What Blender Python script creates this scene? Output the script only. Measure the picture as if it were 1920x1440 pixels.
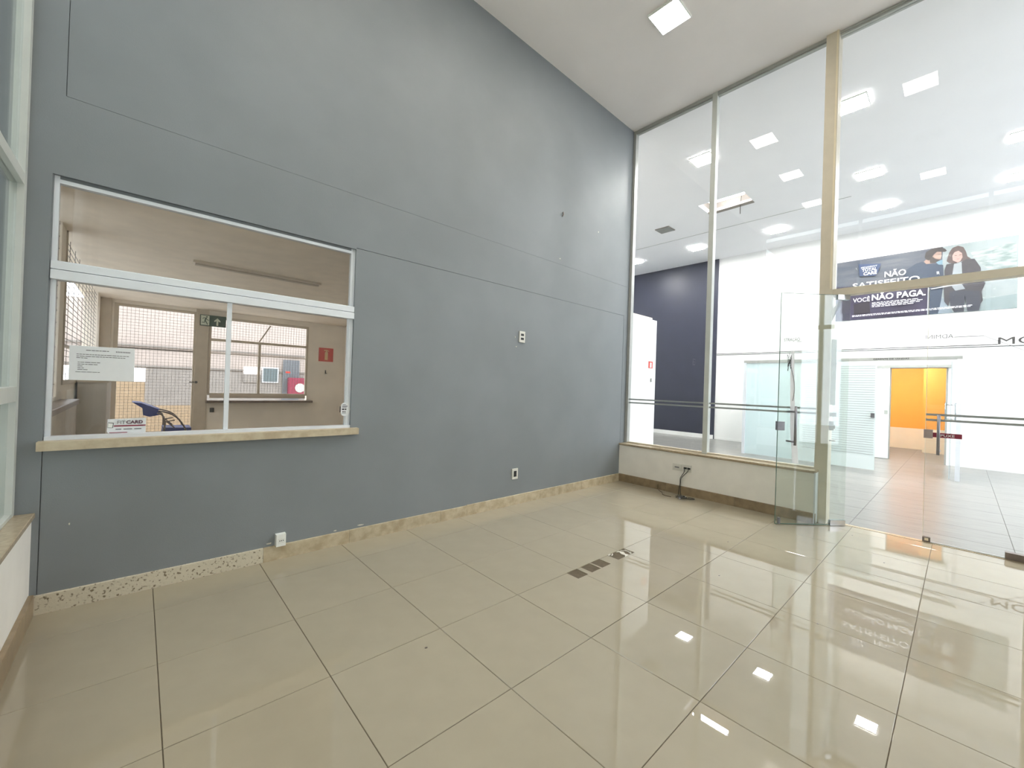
import bpy, math, random
from mathutils import Vector, Matrix
random.seed(7)
for o in list(bpy.data.objects): bpy.data.objects.remove(o)
S = bpy.context.scene
COL = S.collection

# ------------------------------------------------------------------ camera, world, exposure
cd = bpy.data.cameras.new('camera'); cam = bpy.data.objects.new('camera', cd); COL.objects.link(cam)
S.camera = cam
cd.sensor_fit = 'HORIZONTAL'; cd.sensor_width = 36.0; cd.lens = 36.0*767.8/1920
cd.clip_start = 0.02; cd.clip_end = 200
RT = Vector((0.7392720, -0.6725871, 0.0332192)); DN = Vector((0.0282529, -0.0183080, -0.9994331)); FW = Vector((0.6728140, 0.7397915, 0.0054679))
M = Matrix.Identity(4)
for i in range(3):
    M[i][0] = RT[i]; M[i][1] = -DN[i]; M[i][2] = -FW[i]
M[0][3], M[1][3], M[2][3] = -0.10194, -3.76764, 1.38678
cam.matrix_world = M

W = bpy.data.worlds.new('sky'); S.world = W; W.use_nodes = True
bg = W.node_tree.nodes['Background']; bg.inputs[0].default_value = (0.84, 0.91, 1.0, 1); bg.inputs[1].default_value = 6.0
S.view_settings.view_transform = 'Standard'; S.view_settings.look = 'None'
S.view_settings.gamma = 1.0; S.view_settings.use_curve_mapping = False
S.view_settings.exposure = 0.0
cy = S.cycles
cy.max_bounces = 8; cy.diffuse_bounces = 6; cy.glossy_bounces = 4; cy.transmission_bounces = 4
cy.transparent_max_bounces = 28; cy.sample_clamp_indirect = 8.0
cy.caustics_reflective = False; cy.caustics_refractive = False
cy.use_denoising = True
HALL_LAMP = 265.0; ROOM_LAMP = 58.0

def portal(name, loc, rot, sx, sy):
    l = bpy.data.lights.new(name, 'AREA'); l.shape = 'RECTANGLE'; l.size = sx; l.size_y = sy
    l.cycles.is_portal = True
    o = bpy.data.objects.new(name, l); o.location = loc; o.rotation_euler = rot; COL.objects.link(o)
portal('portal_room_south', (5.24, -5.62, 3.0), (math.radians(90), 0, 0), .7, 4.9)      # daylight through the south glazing, facing +y
portal('portal_hall_south', (9.2, -8.05, 2.7), (math.radians(90), 0, 0), 7.0, 5.3)

# ------------------------------------------------------------------ materials
def lin(c):
    return tuple(((x/255)/12.92 if x/255 <= .04045 else ((x/255+.055)/1.055)**2.4) for x in c)
def mat(name, rgb, rough=.6, var=0.0, scale=4.0, bump=0.0, bscale=60.0, metal=0.0, spec=.5, per_object=0.0, stretch=None, rgb2=None, thr=(.35, .65)):
    """principled material with procedural noise in colour and relief"""
    m = bpy.data.materials.new(name); m.use_nodes = True
    nt = m.node_tree; N = nt.nodes; L = nt.links; b = N['Principled BSDF']
    c = lin(rgb); b.inputs['Base Color'].default_value = (*c, 1)
    b.inputs['Roughness'].default_value = rough; b.inputs['Metallic'].default_value = metal
    b.inputs['Specular IOR Level'].default_value = spec
    tc = N.new('ShaderNodeTexCoord'); mp = N.new('ShaderNodeMapping'); L.new(tc.outputs['Object'], mp.inputs[0])
    if stretch: mp.inputs['Scale'].default_value = stretch
    src = None
    if var or rgb2:
        n = N.new('ShaderNodeTexNoise'); n.inputs['Scale'].default_value = scale; n.inputs['Detail'].default_value = 5
        L.new(mp.outputs[0], n.inputs['Vector'])
        r = N.new('ShaderNodeMapRange'); r.inputs[1].default_value = thr[0]; r.inputs[2].default_value = thr[1]
        L.new(n.outputs[0], r.inputs[0])
        mx = N.new('ShaderNodeMix'); mx.data_type = 'RGBA'
        if rgb2: c1, c2 = c, lin(rgb2)
        else: c1 = tuple(x*(1-var) for x in c); c2 = tuple(min(1, x*(1+var)) for x in c)
        mx.inputs[6].default_value = (*c1, 1); mx.inputs[7].default_value = (*c2, 1)
        L.new(r.outputs[0], mx.inputs[0]); src = mx.outputs[2]
    if per_object:
        oi = N.new('ShaderNodeObjectInfo'); hs = N.new('ShaderNodeHueSaturation')
        r = N.new('ShaderNodeMapRange'); r.inputs[3].default_value = 1-per_object; r.inputs[4].default_value = 1+per_object
        L.new(oi.outputs['Random'], r.inputs[0]); L.new(r.outputs[0], hs.inputs['Value'])
        if src: L.new(src, hs.inputs['Color'])
        else: hs.inputs['Color'].default_value = (*c, 1)
        src = hs.outputs[0]
    if src: L.new(src, b.inputs['Base Color'])
    if bump:
        n = N.new('ShaderNodeTexNoise'); n.inputs['Scale'].default_value = bscale; n.inputs['Detail'].default_value = 3
        L.new(mp.outputs[0], n.inputs['Vector'])
        bp = N.new('ShaderNodeBump'); bp.inputs['Strength'].default_value = bump; bp.inputs['Distance'].default_value = .002
        L.new(n.outputs[0], bp.inputs['Height']); L.new(bp.outputs[0], b.inputs['Normal'])
    return m
def emis(name, rgb, strength):
    m = bpy.data.materials.new(name); m.use_nodes = True; nt = m.node_tree; N = nt.nodes
    N.remove(N['Principled BSDF']); e = N.new('ShaderNodeEmission')
    e.inputs[0].default_value = (*rgb, 1); e.inputs[1].default_value = strength
    nt.links.new(e.outputs[0], N['Material Output'].inputs[0]); return m
def glass(name, tint, base=.04, haze=0.0, hz=(220, 235, 235)):
    """thin architectural glass: Schlick reflection over a tinted pass-through"""
    m = bpy.data.materials.new(name); m.use_nodes = True; nt = m.node_tree; N = nt.nodes; L = nt.links
    N.remove(N['Principled BSDF']); out = N['Material Output']
    g = N.new('ShaderNodeNewGeometry'); d = N.new('ShaderNodeVectorMath'); d.operation = 'DOT_PRODUCT'
    L.new(g.outputs['Normal'], d.inputs[0]); L.new(g.outputs['Incoming'], d.inputs[1])
    a = N.new('ShaderNodeMath'); a.operation = 'ABSOLUTE'; L.new(d.outputs['Value'], a.inputs[0])
    s = N.new('ShaderNodeMath'); s.operation = 'SUBTRACT'; s.inputs[0].default_value = 1; L.new(a.outputs[0], s.inputs[1])
    p = N.new('ShaderNodeMath'); p.operation = 'POWER'; L.new(s.outputs[0], p.inputs[0]); p.inputs[1].default_value = 5
    q = N.new('ShaderNodeMath'); q.operation = 'MULTIPLY_ADD'; L.new(p.outputs[0], q.inputs[0]); q.inputs[1].default_value = 1-base; q.inputs[2].default_value = base
    t = N.new('ShaderNodeBsdfTransparent'); t.inputs[0].default_value = (*tint, 1)
    gl = N.new('ShaderNodeBsdfGlossy'); gl.inputs['Roughness'].default_value = 0.0
    src = t.outputs[0]
    if haze:
        df = N.new('ShaderNodeBsdfDiffuse'); df.inputs[0].default_value = (*lin(hz), 1)
        m0 = N.new('ShaderNodeMixShader'); m0.inputs[0].default_value = haze
        L.new(t.outputs[0], m0.inputs[1]); L.new(df.outputs[0], m0.inputs[2]); src = m0.outputs[0]
    mx = N.new('ShaderNodeMixShader'); L.new(q.outputs[0], mx.inputs[0]); L.new(src, mx.inputs[1]); L.new(gl.outputs[0], mx.inputs[2])
    L.new(mx.outputs[0], out.inputs[0]); return m

m_grey = mat('grey_wall_paint', (127, 132, 136), .55, .05, 1.6, .25, 160)
m_ceil = mat('ceiling_paint', (245, 240, 238), .8, .015, 2, .1, 90)
m_hceil = mat('hall_ceiling_paint', (250, 250, 252), .8, .01, 2)
m_white = mat('white_paint', (238, 238, 236), .6, .01, 3, .05, 90)
m_parapet = mat('off_white_paint', (236, 233, 226), .6, .03, 5, .1, 80)
m_navy = mat('navy_paint', (38, 41, 58), .45, .08, 3)
m_orange = mat('orange_paint', (238, 168, 74), .6, .02, 3)
m_cream = mat('cream_paint', (242, 226, 200), .6, .02, 3)
m_tile = mat('polished_porcelain', (166, 156, 136), .008, .02, 7, per_object=.018, spec=.9)
m_grout = mat('grout', (96, 84, 66), .9, .1, 30)
m_htile = mat('hall_grey_tile', (128, 127, 123), .28, .16, 6, .03, 30, per_object=.03, stretch=(6, .6, 1), spec=.4)
m_hgrout = mat('hall_grout', (112, 110, 108), .9, .1, 30)
m_trav = mat('travertine', (196, 184, 158), .45, 0, 14, .25, 120, rgb2=(172, 156, 128), per_object=.07)
m_trav_pit = mat('pitted_travertine', (206, 198, 178), .5, 0, 60, .8, 70, rgb2=(120, 106, 84), thr=(.57, .66))
m_trav_dark = mat('brown_shaded_stone', (142, 124, 98), .3, .16, 12, .1, 150, per_object=.05)  # browner than the travertine: the east baseboard's shade is in this colour
m_ledge = mat('polished_granite', (178, 162, 136), .18, .12, 40, .03, 150)
m_alu = mat('white_aluminium', (226, 230, 235), .38, .02, 8, spec=.5)
m_alu_warm = mat('champagne_aluminium', (208, 199, 180), .42, .03, 8)
m_alu_green = mat('painted_steel_frame', (200, 204, 199), .45, .03, 6)
m_alu_grey = mat('grey_aluminium', (176, 178, 174), .4, .04, 10, metal=.3)
m_steel = mat('brushed_steel', (140, 140, 146), .3, .05, 30, metal=.85)
m_chrome = mat('chrome', (190, 190, 190), .15, .02, 20, metal=1)
m_dark = mat('dark_socket', (26, 26, 26), .5, .1, 30)
m_plate = mat('outlet_plate', (214, 212, 204), .45, .02, 30)
m_plastic = mat('white_plastic', (236, 238, 234), .35, .01, 30)
m_cable = mat('grey_cable', (52, 50, 46), .5, .1, 60)
m_cable_b = mat('brown_cable', (84, 66, 44), .5, .1, 60)
m_cable_l = mat('pale_connector', (176, 176, 186), .4, .1, 60)
m_conc = mat('raw_mortar', (104, 96, 86), .9, .25, 60, .8, 90)
m_glue = mat('pale_glue', (206, 202, 190), .8, .1, 60)
m_paper = mat('paper', (232, 234, 236), .7, .01, 30)
m_ink = mat('dark_ink', (58, 56, 60), .6, .05, 50)
m_inkl = mat('grey_ink', (120, 120, 124), .6, .05, 50)
m_magenta = mat('dark_red_print', (136, 44, 66), .5, .05, 40)
m_red = mat('red_sign', (206, 58, 42), .45, .04, 20)
m_sand = mat('pale_print', (226, 190, 140), .5, .04, 20)
m_green = mat('dark_green_sign', (28, 62, 46), .45, .05, 20)
m_signw = mat('sign_white', (206, 214, 196), .5, .04, 20)
m_letter = mat('grey_lettering', (52, 50, 52), .5, .03, 20)
m_lthin = mat('reflected_lettering', (96, 96, 98), .5, .03, 20)
m_film = mat('frosted_film', (150, 156, 156), .7, .03, 20)
m_office = mat('office_wall_paint', (242, 234, 222), .7, .04, 3, .1, 80)
m_officec = mat('office_ceiling_paint', (238, 226, 210), .8, .04, 5, .25, 120)
m_frame = mat('beige_steel', (198, 186, 168), .5, .05, 8)
m_wire = mat('mesh_wire', (112, 104, 98), .6, .1, 40)
m_wood = mat('dark_counter', (104, 86, 72), .35, .15, 12, .05, 40)
m_beige = mat('beige_laminate', (176, 164, 146), .5, .06, 10)
m_blue = mat('blue_seat', (44, 62, 140), .55, .08, 30, .1, 200)
m_tube = mat('grey_tube', (120, 110, 104), .35, .05, 30, metal=.6)
m_slat = mat('tan_cladding', (190, 172, 146), .6, .06, 6, per_object=.02)
m_outw = mat('outside_white', (176, 163, 154), .7, .04, 3)
m_outg = mat('outside_grey', (138, 131, 124), .7, .05, 3)
m_outt = mat('outside_tan', (156, 134, 106), .7, .06, 5)
m_ground = mat('outside_paving', (206, 203, 198), .85, .1, 2)
m_gpane = glass('clear_glass', (.982, .988, .99))
m_gleaf = glass('green_door_glass', (.94, .97, .955), .065)
m_goff = glass('office_window_glass', (.975, .97, .96), .045)
m_gwest = glass('west_glass', (.90, .93, .91), .07)
m_gcyan = glass('frosted_cyan_glass', (.95, .99, .99), .04, .6, (232, 248, 250))
m_gstripe = glass('cubicle_film', (.96, .99, .99), .04, .75, (242, 252, 252))
m_hl = emis('hall_lamp_light', (1.0, .99, .96), HALL_LAMP)
m_rl = emis('room_lamp_light', (1.0, .935, .84), ROOM_LAMP)
m_off = mat('unlit_diffuser', (224, 222, 214), .5, .01, 20)
m_lit = emis('backlit_panel', (1, 1, 1), 3.0)

# ------------------------------------------------------------------ mesh helpers
def smooth(pts, n=5):
    P = [Vector(p) for p in pts]; out = []
    for i in range(len(P)-1):
        p0, p1, p2, p3 = P[max(i-1, 0)], P[i], P[i+1], P[min(i+2, len(P)-1)]
        for k in range(n):
            t = k/n; out.append(.5*((2*p1)+(p2-p0)*t+(2*p0-5*p1+4*p2-p3)*t*t+(3*p1-p0-3*p2+p3)*t**3))
    return out+[P[-1]]
def wloc(o):
    v = Vector((0, 0, 0))
    while o is not None: v += o.location; o = o.parent
    return v
class MB:
    def __init__(s): s.v = []; s.f = []
    def box(s, x0, x1, y0, y1, z0, z1):
        x0, x1 = sorted((x0, x1)); y0, y1 = sorted((y0, y1)); z0, z1 = sorted((z0, z1)); n = len(s.v)
        s.v += [(x0,y0,z0),(x1,y0,z0),(x1,y1,z0),(x0,y1,z0),(x0,y0,z1),(x1,y0,z1),(x1,y1,z1),(x0,y1,z1)]
        s.f += [tuple(n+i for i in q) for q in ((0,3,2,1),(4,5,6,7),(0,1,5,4),(1,2,6,5),(2,3,7,6),(3,0,4,7))]
        return s
    def bevbox(s, x0, x1, y0, y1, z0, z1, b=.002):
        """box whose top edges are chamfered"""
        n = len(s.v)
        s.v += [(x0,y0,z0),(x1,y0,z0),(x1,y1,z0),(x0,y1,z0),(x0,y0,z1-b),(x1,y0,z1-b),(x1,y1,z1-b),(x0,y1,z1-b),(x0+b,y0+b,z1),(x1-b,y0+b,z1),(x1-b,y1-b,z1),(x0+b,y1-b,z1)]
        s.f += [tuple(n+i for i in q) for q in ((0,3,2,1),(0,1,5,4),(1,2,6,5),(2,3,7,6),(3,0,4,7),(4,5,9,8),(5,6,10,9),(6,7,11,10),(7,4,8,11),(8,9,10,11))]
        return s
    def hexa(s, a, b):
        """solid between two matching quads"""
        n = len(s.v); s.v += list(a)+list(b)
        s.f += [tuple(n+i for i in q) for q in ((3,2,1,0),(4,5,6,7),(0,1,5,4),(1,2,6,5),(2,3,7,6),(3,0,4,7))]
        return s
    def prism(s, pts, off):
        """polygon pts (3d) extruded by vector off"""
        n = len(s.v); k = len(pts); o = Vector(off)
        s.v += [tuple(p) for p in pts] + [tuple(Vector(p)+o) for p in pts]
        s.f.append(tuple(n+i for i in range(k))[::-1]); s.f.append(tuple(n+k+i for i in range(k)))
        for i in range(k):
            j = (i+1) % k; s.f.append((n+i, n+j, n+k+j, n+k+i))
        return s
    def tube(s, pts, r, seg=8):
        pts = [Vector(p) for p in pts]; rings = []
        up = Vector((0, 0, 1)); a = None
        for i, p in enumerate(pts):
            d = (pts[min(i+1, len(pts)-1)] - pts[max(i-1, 0)]).normalized()
            if a is None:
                a = d.cross(up) if abs(d.z) < .95 else d.cross(Vector((1, 0, 0)))
            a = (a - d*a.dot(d)).normalized(); b = d.cross(a)
            n = len(s.v)
            for k in range(seg):
                t = 2*math.pi*k/seg; s.v.append(tuple(p + a*math.cos(t)*r + b*math.sin(t)*r))
            rings.append(n)
        for i in range(len(rings)-1):
            for k in range(seg):
                k2 = (k+1) % seg; s.f.append((rings[i]+k, rings[i]+k2, rings[i+1]+k2, rings[i+1]+k))
        s.f.append(tuple(rings[0]+k for k in range(seg))[::-1]); s.f.append(tuple(rings[-1]+k for k in range(seg)))
        return s
    def disc(s, c, r, axis, th, seg=28, ry=None):
        c = Vector(c); ry = ry or r; pts = []
        for k in range(seg):
            t = 2*math.pi*k/seg; u, v = r*math.cos(t), ry*math.sin(t)
            pts.append({'x': (c.x, c.y+u, c.z+v), 'y': (c.x+u, c.y, c.z+v), 'z': (c.x+u, c.y+v, c.z)}[axis])
        off = {'x': (th, 0, 0), 'y': (0, th, 0), 'z': (0, 0, th)}[axis]
        return s.prism(pts, off)
    def build(s, name, m, parent=None, smooth=False, **props):
        base = wloc(parent) if parent else Vector((0, 0, 0))
        me = bpy.data.meshes.new(name); me.from_pydata([tuple(Vector(p)-base) for p in s.v], [], s.f)
        me.materials.append(m)
        import bmesh
        bm = bmesh.new(); bm.from_mesh(me); bmesh.ops.recalc_face_normals(bm, faces=bm.faces); bm.to_mesh(me); bm.free()
        if smooth:
            for p in me.polygons: p.use_smooth = True
        o = bpy.data.objects.new(name, me); COL.objects.link(o)
        if parent: o.parent = parent
        for k, v in props.items(): o[k] = v
        return o
def thing(name, label, cat, loc=(0, 0, 0), group=None):
    o = bpy.data.objects.new(name, None); o.location = loc; o.empty_display_size = .1; COL.objects.link(o)
    o['label'] = label; o['category'] = cat
    if group: o['group'] = group
    return o
def struct(name, loc=(0, 0, 0)):
    o = bpy.data.objects.new(name, None); o.location = loc; o.empty_display_size = .1; COL.objects.link(o); o['kind'] = 'structure'; return o
def smesh(mb, name, m, parent=None):
    return mb.build(name, m, parent) if parent else mb.build(name, m, None, kind='structure')
def tag(o, label, cat, group=None):
    o['label'] = label; o['category'] = cat
    if group: o['group'] = group
    return o
def copy_tree(o, loc, label=None, group=None, cat=None):
    c = o.copy(); COL.objects.link(c); c.location = loc
    if label: c['label'] = label
    if group: c['group'] = group
    for ch in list(o.children):
        k = ch.copy(); COL.objects.link(k); k.parent = c
        for g in list(ch.children):
            q = g.copy(); COL.objects.link(q); q.parent = k
    return c
AX = {'-x': (Vector((0, -1, 0)), Vector((0, 0, 1)), Vector((-1, 0, 0))), '-y': (Vector((1, 0, 0)), Vector((0, 0, 1)), Vector((0, -1, 0)))}
def text(body, name, m, parent, face, org, width, height, mirror=False, bold=0.0, depth=.002):
    """lettering whose lower left corner (as read) is at org; faces -x or -y"""
    cu = bpy.data.curves.new('t', 'FONT'); cu.body = body; cu.extrude = .01; cu.offset = bold; cu.resolution_u = 3
    to = bpy.data.objects.new('t', cu); COL.objects.link(to)
    dg = bpy.context.evaluated_depsgraph_get(); me = bpy.data.meshes.new_from_object(to.evaluated_get(dg))
    vs = [v.co.copy() for v in me.vertices]
    x0, x1 = min(v.x for v in vs), max(v.x for v in vs); y0, y1 = min(v.y for v in vs), max(v.y for v in vs)
    u, v_, n = AX[face]; base = wloc(parent) if parent else Vector((0, 0, 0)); O = Vector(org)
    for vert, c in zip(me.vertices, vs):
        a = (c.x-x0)/(x1-x0)*width
        if mirror: a = width-a
        vert.co = O + u*a + v_*((c.y-y0)/(y1-y0)*height) + n*((c.z+.01)/.02*depth) - base
    if mirror: me.flip_normals()
    me.name = name; me.materials.clear(); me.materials.append(m)
    o = bpy.data.objects.new(name, me); COL.objects.link(o); o.parent = parent
    bpy.data.objects.remove(to); bpy.data.curves.remove(cu)
    return o

YW = -.246; XG = 5.54; H = 5.42
# ------------------------------------------------------------------ floors, tile by tile
def tiled(name, xs, ys, m, mg, top, gap, holes=()):
    root = struct(name, (xs[0], ys[0], 0))
    MB().box(xs[0], xs[-1], ys[0], ys[-1], top-.06, top-.004).build('grout_bed', mg, root)
    cache = {}
    for i in range(len(xs)-1):
        for j in range(len(ys)-1):
            x0, x1, y0, y1 = xs[i]+gap/2, xs[i+1]-gap/2, ys[j]+gap/2, ys[j+1]-gap/2
            if x1-x0 < .02 or y1-y0 < .02: continue
            hs = [h for h in holes if h[0] < x1 and h[1] > x0 and h[2] < y1 and h[3] > y0]
            key = (round(x1-x0, 4), round(y1-y0, 4))
            if hs or key not in cache:
                mb = MB()
                if not hs: mb.bevbox(0, x1-x0, 0, y1-y0, top-.03, top, .0015)
                else:
                    cx = sorted({x0, x1, *[min(max(h[k], x0), x1) for h in hs for k in (0, 1)]})
                    cyy = sorted({y0, y1, *[min(max(h[k], y0), y1) for h in hs for k in (2, 3)]})
                    for a in range(len(cx)-1):
                        for b in range(len(cyy)-1):
                            mx_, my_ = (cx[a]+cx[a+1])/2, (cyy[b]+cyy[b+1])/2
                            if any(h[0] < mx_ < h[1] and h[2] < my_ < h[3] for h in hs): continue
                            mb.box(cx[a]-x0, cx[a+1]-x0, cyy[b]-y0, cyy[b+1]-y0, top-.03, top)
                o = mb.build('floor_tile', m); me = o.data
                if not hs: cache[key] = me
            else:
                o = bpy.data.objects.new('floor_tile', cache[key]); COL.objects.link(o)
            o.parent = root; o.location = (x0-xs[0], y0-ys[0], 0)
    return root
HOLES = [(2.306, 2.425, -1.91, -1.795), (2.470, 2.583, -1.91, -1.795), (2.601, 2.716, -1.91, -1.795), (2.83, 3.075, -1.905, -1.795)]
tiled('floor', [-.53]+[.6*a for a in range(0, 10)]+[5.60], sorted([-.25]+[-.6*l for l in range(1, 10)]+[-5.6]), m_tile, m_grout, 0, .003, HOLES)
tiled('floor', [5.66]+[6.05+.6*k for k in range(0, 18)]+[16.4], [-8.1]+[-7.62+1.165*k for k in range(0, 11)]+[4.6], m_htile, m_hgrout, 0, .004)
smesh(MB().box(5.60, 5.66, -8.1, -2.70, -.05, .003), 'trim_1', m_ledge)
smesh(MB().box(-.9, 6.5, -.10, 5.75, -.06, -.002), 'floor', mat('office_floor', (190, 180, 160), .3, .05, 5))
smesh(MB().box(-14, 24, -24, 24, -.4, -.1), 'ground', m_ground)

# ------------------------------------------------------------------ grey wall
root = struct('wall_north')
(MB().box(-.498, 1.245, YW, -.236, 0, .955).box(1.245, 5.377, YW, -.236, 0, 2.526)
 ).build('lower_panel', m_grey, root)
MB().box(-.75, -.502, YW, -.236, 0, 2.518).build('left_strip', m_grey, root)
MB().box(5.382, 5.50, YW, -.236, 0, 2.530).build('right_strip', m_grey, root)
MB().box(-.75, 5.50, YW, -.236, 2.530, 2.980).box(-.75, 1.245, YW, -.236, 2.518, 2.530).box(-.75, -.462, YW, -.236, 2.980, H).build('middle_band', m_grey, root)
MB().box(-.459, 5.50, YW-.0012, -.236, 2.981, H).build('upper_panel', m_grey, root)
(MB().box(-.75, -.4975, -.236, -.10, 0, H).box(1.2455, 5.62, -.236, -.10, 0, H).box(-.4975, 1.2455, -.236, -.10, 0, .935)
 .box(-.4975, 1.2455, -.236, -.10, 2.520, H)).build('wall_core', m_grey, root)
for (x, z, w, h) in ((3.127, 1.962, .018, .028), (3.149, 1.852, .018, .016), (4.664, 3.62, .02, .03), (3.865, 3.052, .02, .016), (-.383, .491, .008, .014), (.66, .13, .05, .012), (1.15, .125, .03, .01), (1.36, .13, .06, .012)):
    pts = [(x+w*math.cos(t)*random.uniform(.3, .6), YW-.0022, z+h*math.sin(t)*random.uniform(.3, .6)) for t in [k*math.pi/3.5 for k in range(7)]]
    MB().prism(pts, (0, .002, 0)).build('paint_chip', m_glue, root)

# baseboards
root = struct('baseboard_north')
jx = [-.53, .622, 1.264, 2.18, 2.503, 3.622, 4.45, 5.36]
for k in range(len(jx)-1):
    MB().bevbox(jx[k]+.001, jx[k+1]-.001, YW-.016, YW+.005, 0, .108+random.uniform(-.003, .003), .002).build('baseboard_piece', m_trav_pit if k in (0,) else m_trav, root)
MB().box(-.10, .62, YW-.0165, YW-.015, .01, .098).build('pitted_face', m_trav_pit, root)
root = struct('baseboard_east')
jy = [-.262, -1.02, -1.9, -2.72]
for k in range(3):
    MB().bevbox(5.354, 5.375, jy[k+1]+.001, jy[k]-.001, 0, .113, .002).build('baseboard_piece', m_trav_dark, root)
root = struct('baseboard_west')
for k in range(6):
    MB().bevbox(-.532, -.508, -.262-.9*(k+1)+.001, -.262-.9*k-.001, 0, .12, .002).build('baseboard_piece', m_trav_dark, root)

# low white walls with granite tops
root = struct('wall_east')
MB().box(5.37, 5.60, -2.70, YW, 0, .552).build('low_wall', m_parapet, root)
MB().bevbox(5.352, 5.62, -2.715, YW, .554, .574, .003).build('ledge', m_ledge, root)
MB().box(5.352, 5.60, -2.716, -2.701, 0, .553).build('end_cap', m_alu, root)
MB().box(5.366, 5.371, -2.70, YW, .545, .554).build('ledge_joint', m_trav_dark, root)
root = struct('wall_west')
MB().box(-.75, -.53, -5.6, YW, 0, .552).build('low_wall', m_parapet, root)
MB().bevbox(-.76, -.518, -5.6, YW, .554, .580, .003).build('ledge', m_ledge, root)

# ------------------------------------------------------------------ ceilings
smesh(MB().box(-.80, 5.545, -5.7, YW+.1, H, H+.1), 'ceiling', m_ceil)
HX0, HX1, HY0, HY1 = 8.74, 9.34, -.76, .15
root = struct('ceiling')
(MB().box(5.545, HX0, -8.2, 4.7, H+.005, H+.1).box(HX1, 10.35, -8.2, 4.7, H+.005, H+.1).box(HX0, HX1, -8.2, HY0, H+.005, H+.1).box(HX0, HX1, HY1, 4.7, H+.005, H+.1)
 .box(10.356, 12.9, -8.2, 4.7, H+.012, H+.1)).build('plaster', m_hceil, root)
(MB().box(HX0-.01, HX1+.01, HY0-.01, HY1+.01, H+.30, H+.34).box(HX0-.02, HX0, HY0, HY1, H+.1, H+.32).box(HX1, HX1+.02, HY0, HY1, H+.1, H+.32)
 .box(HX0, HX1, HY0-.02, HY0, H+.1, H+.32).box(HX0, HX1, HY1, HY1+.02, H+.1, H+.32)).build('recess', m_outg, root)
smesh(MB().box(10.348, 10.358, -2.2, 2.6, H-.002, H+.004), 'trim_2', m_alu_grey)

# ------------------------------------------------------------------ hall walls
XF = 12.75
root = struct('wall_far')
(MB().box(XF, XF+.15, -8.2, -3.56, 0, H+.1).box(XF, XF+.15, -3.56, -2.62, 2.12, H+.1).box(XF, XF+.15, -2.62, 1.24, 0, H+.1)).build('white_plaster', m_white, root)
MB().box(XF-.03, XF+.15, 1.24, 4.7, 0, H+.1).build('navy_plaster', m_navy, root, label='navy blue painted part of the far wall')
MB().box(XF-.045, XF-.03, 1.26, 4.6, 0, .12).box(XF-.012, XF, -.4, 1.22, 0, .07).box(XF-.012, XF, -8, -3.9, 0, .05).build('baseboard_strip', m_white, root)
smesh(MB().box(5.62, 12.9, 4.6, 4.75, 0, H+.1), 'wall_hall_north', m_white)
root = struct('wall_partition')
MB().box(5.60, 6.475, -.20, 4.6, 0, 2.595).build('white_panel', m_white, root)
smesh(MB().box(5.50, 5.62, -.10, 4.7, 2.6, H+.1), 'wall_hall_west', m_white)
smesh(MB().box(XF+.15, 16.4, -5.6, -5.45, 0, 2.9).box(XF+.15, 16.4, -1.0, -.85, 0, 2.9), 'wall_back_room', m_cream)
root = struct('wall_orange')
MB().box(16.0, 16.1, -3.08, -1.0, .58, 2.9).build('orange_panel', m_orange, root)
MB().box(15.26, 16.0, -3.13, -3.08, .62, 2.9).box(15.2, 15.26, -5.45, -3.08, .62, 2.9).build('orange_return', m_orange, root)
MB().box(16.0, 16.1, -3.08, -1.0, 0, .58).box(15.26, 16.0, -3.13, -3.08, 0, .62).box(15.2, 15.26, -5.45, -3.08, 0, .62).build('cream_dado', m_cream, root)
smesh(MB().box(XF+.15, 16.4, -5.6, -.85, 2.9, 3.0), 'ceiling', m_hceil)
smesh(MB().box(XF+.02, XF+.10, -3.60, -3.53, 0, 2.12).box(XF+.02, XF+.10, -2.655, -2.62, 0, 2.12).box(XF+.02, XF+.10, -3.56, -2.62, 2.09, 2.125), 'trim_3', m_alu_grey)

# south facades (behind the camera) : glazing bars and low walls, open to the daylight
def facade(name, x0, x1, y, zt, n, low=.57, g=m_gpane):
    r = struct(name)
    MB().box(x0, x1, y-.08, y+.08, -.1, low).build('low_wall', m_parapet, r)
    w = (x1-x0)/n
    mb = MB()
    for k in range(n+1): mb.box(x0+k*w-.03, x0+k*w+.03, y-.04, y+.04, low, zt)
    mb.box(x0, x1, y-.04, y+.04, zt-.06, zt).box(x0, x1, y-.04, y+.04, 2.5, 2.56).box(x0, x1, y-.04, y+.04, low, low+.05)
    mb.build('frame', m_alu_green, r)
    for k in range(n): MB().box(x0+k*w+.03, x0+(k+1)*w-.03, y-.004, y+.004, low+.05, zt-.06).build('pane', g, r)
    return r
facade('window_1', 4.95, 5.53, -5.66, H, 2)
smesh(MB().box(-.8, 4.92, -5.75, -5.6, 0, H+.1), 'wall_south', m_white)
facade('window_2', 5.62, 12.75, -8.15, H, 5, low=.1)
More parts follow.
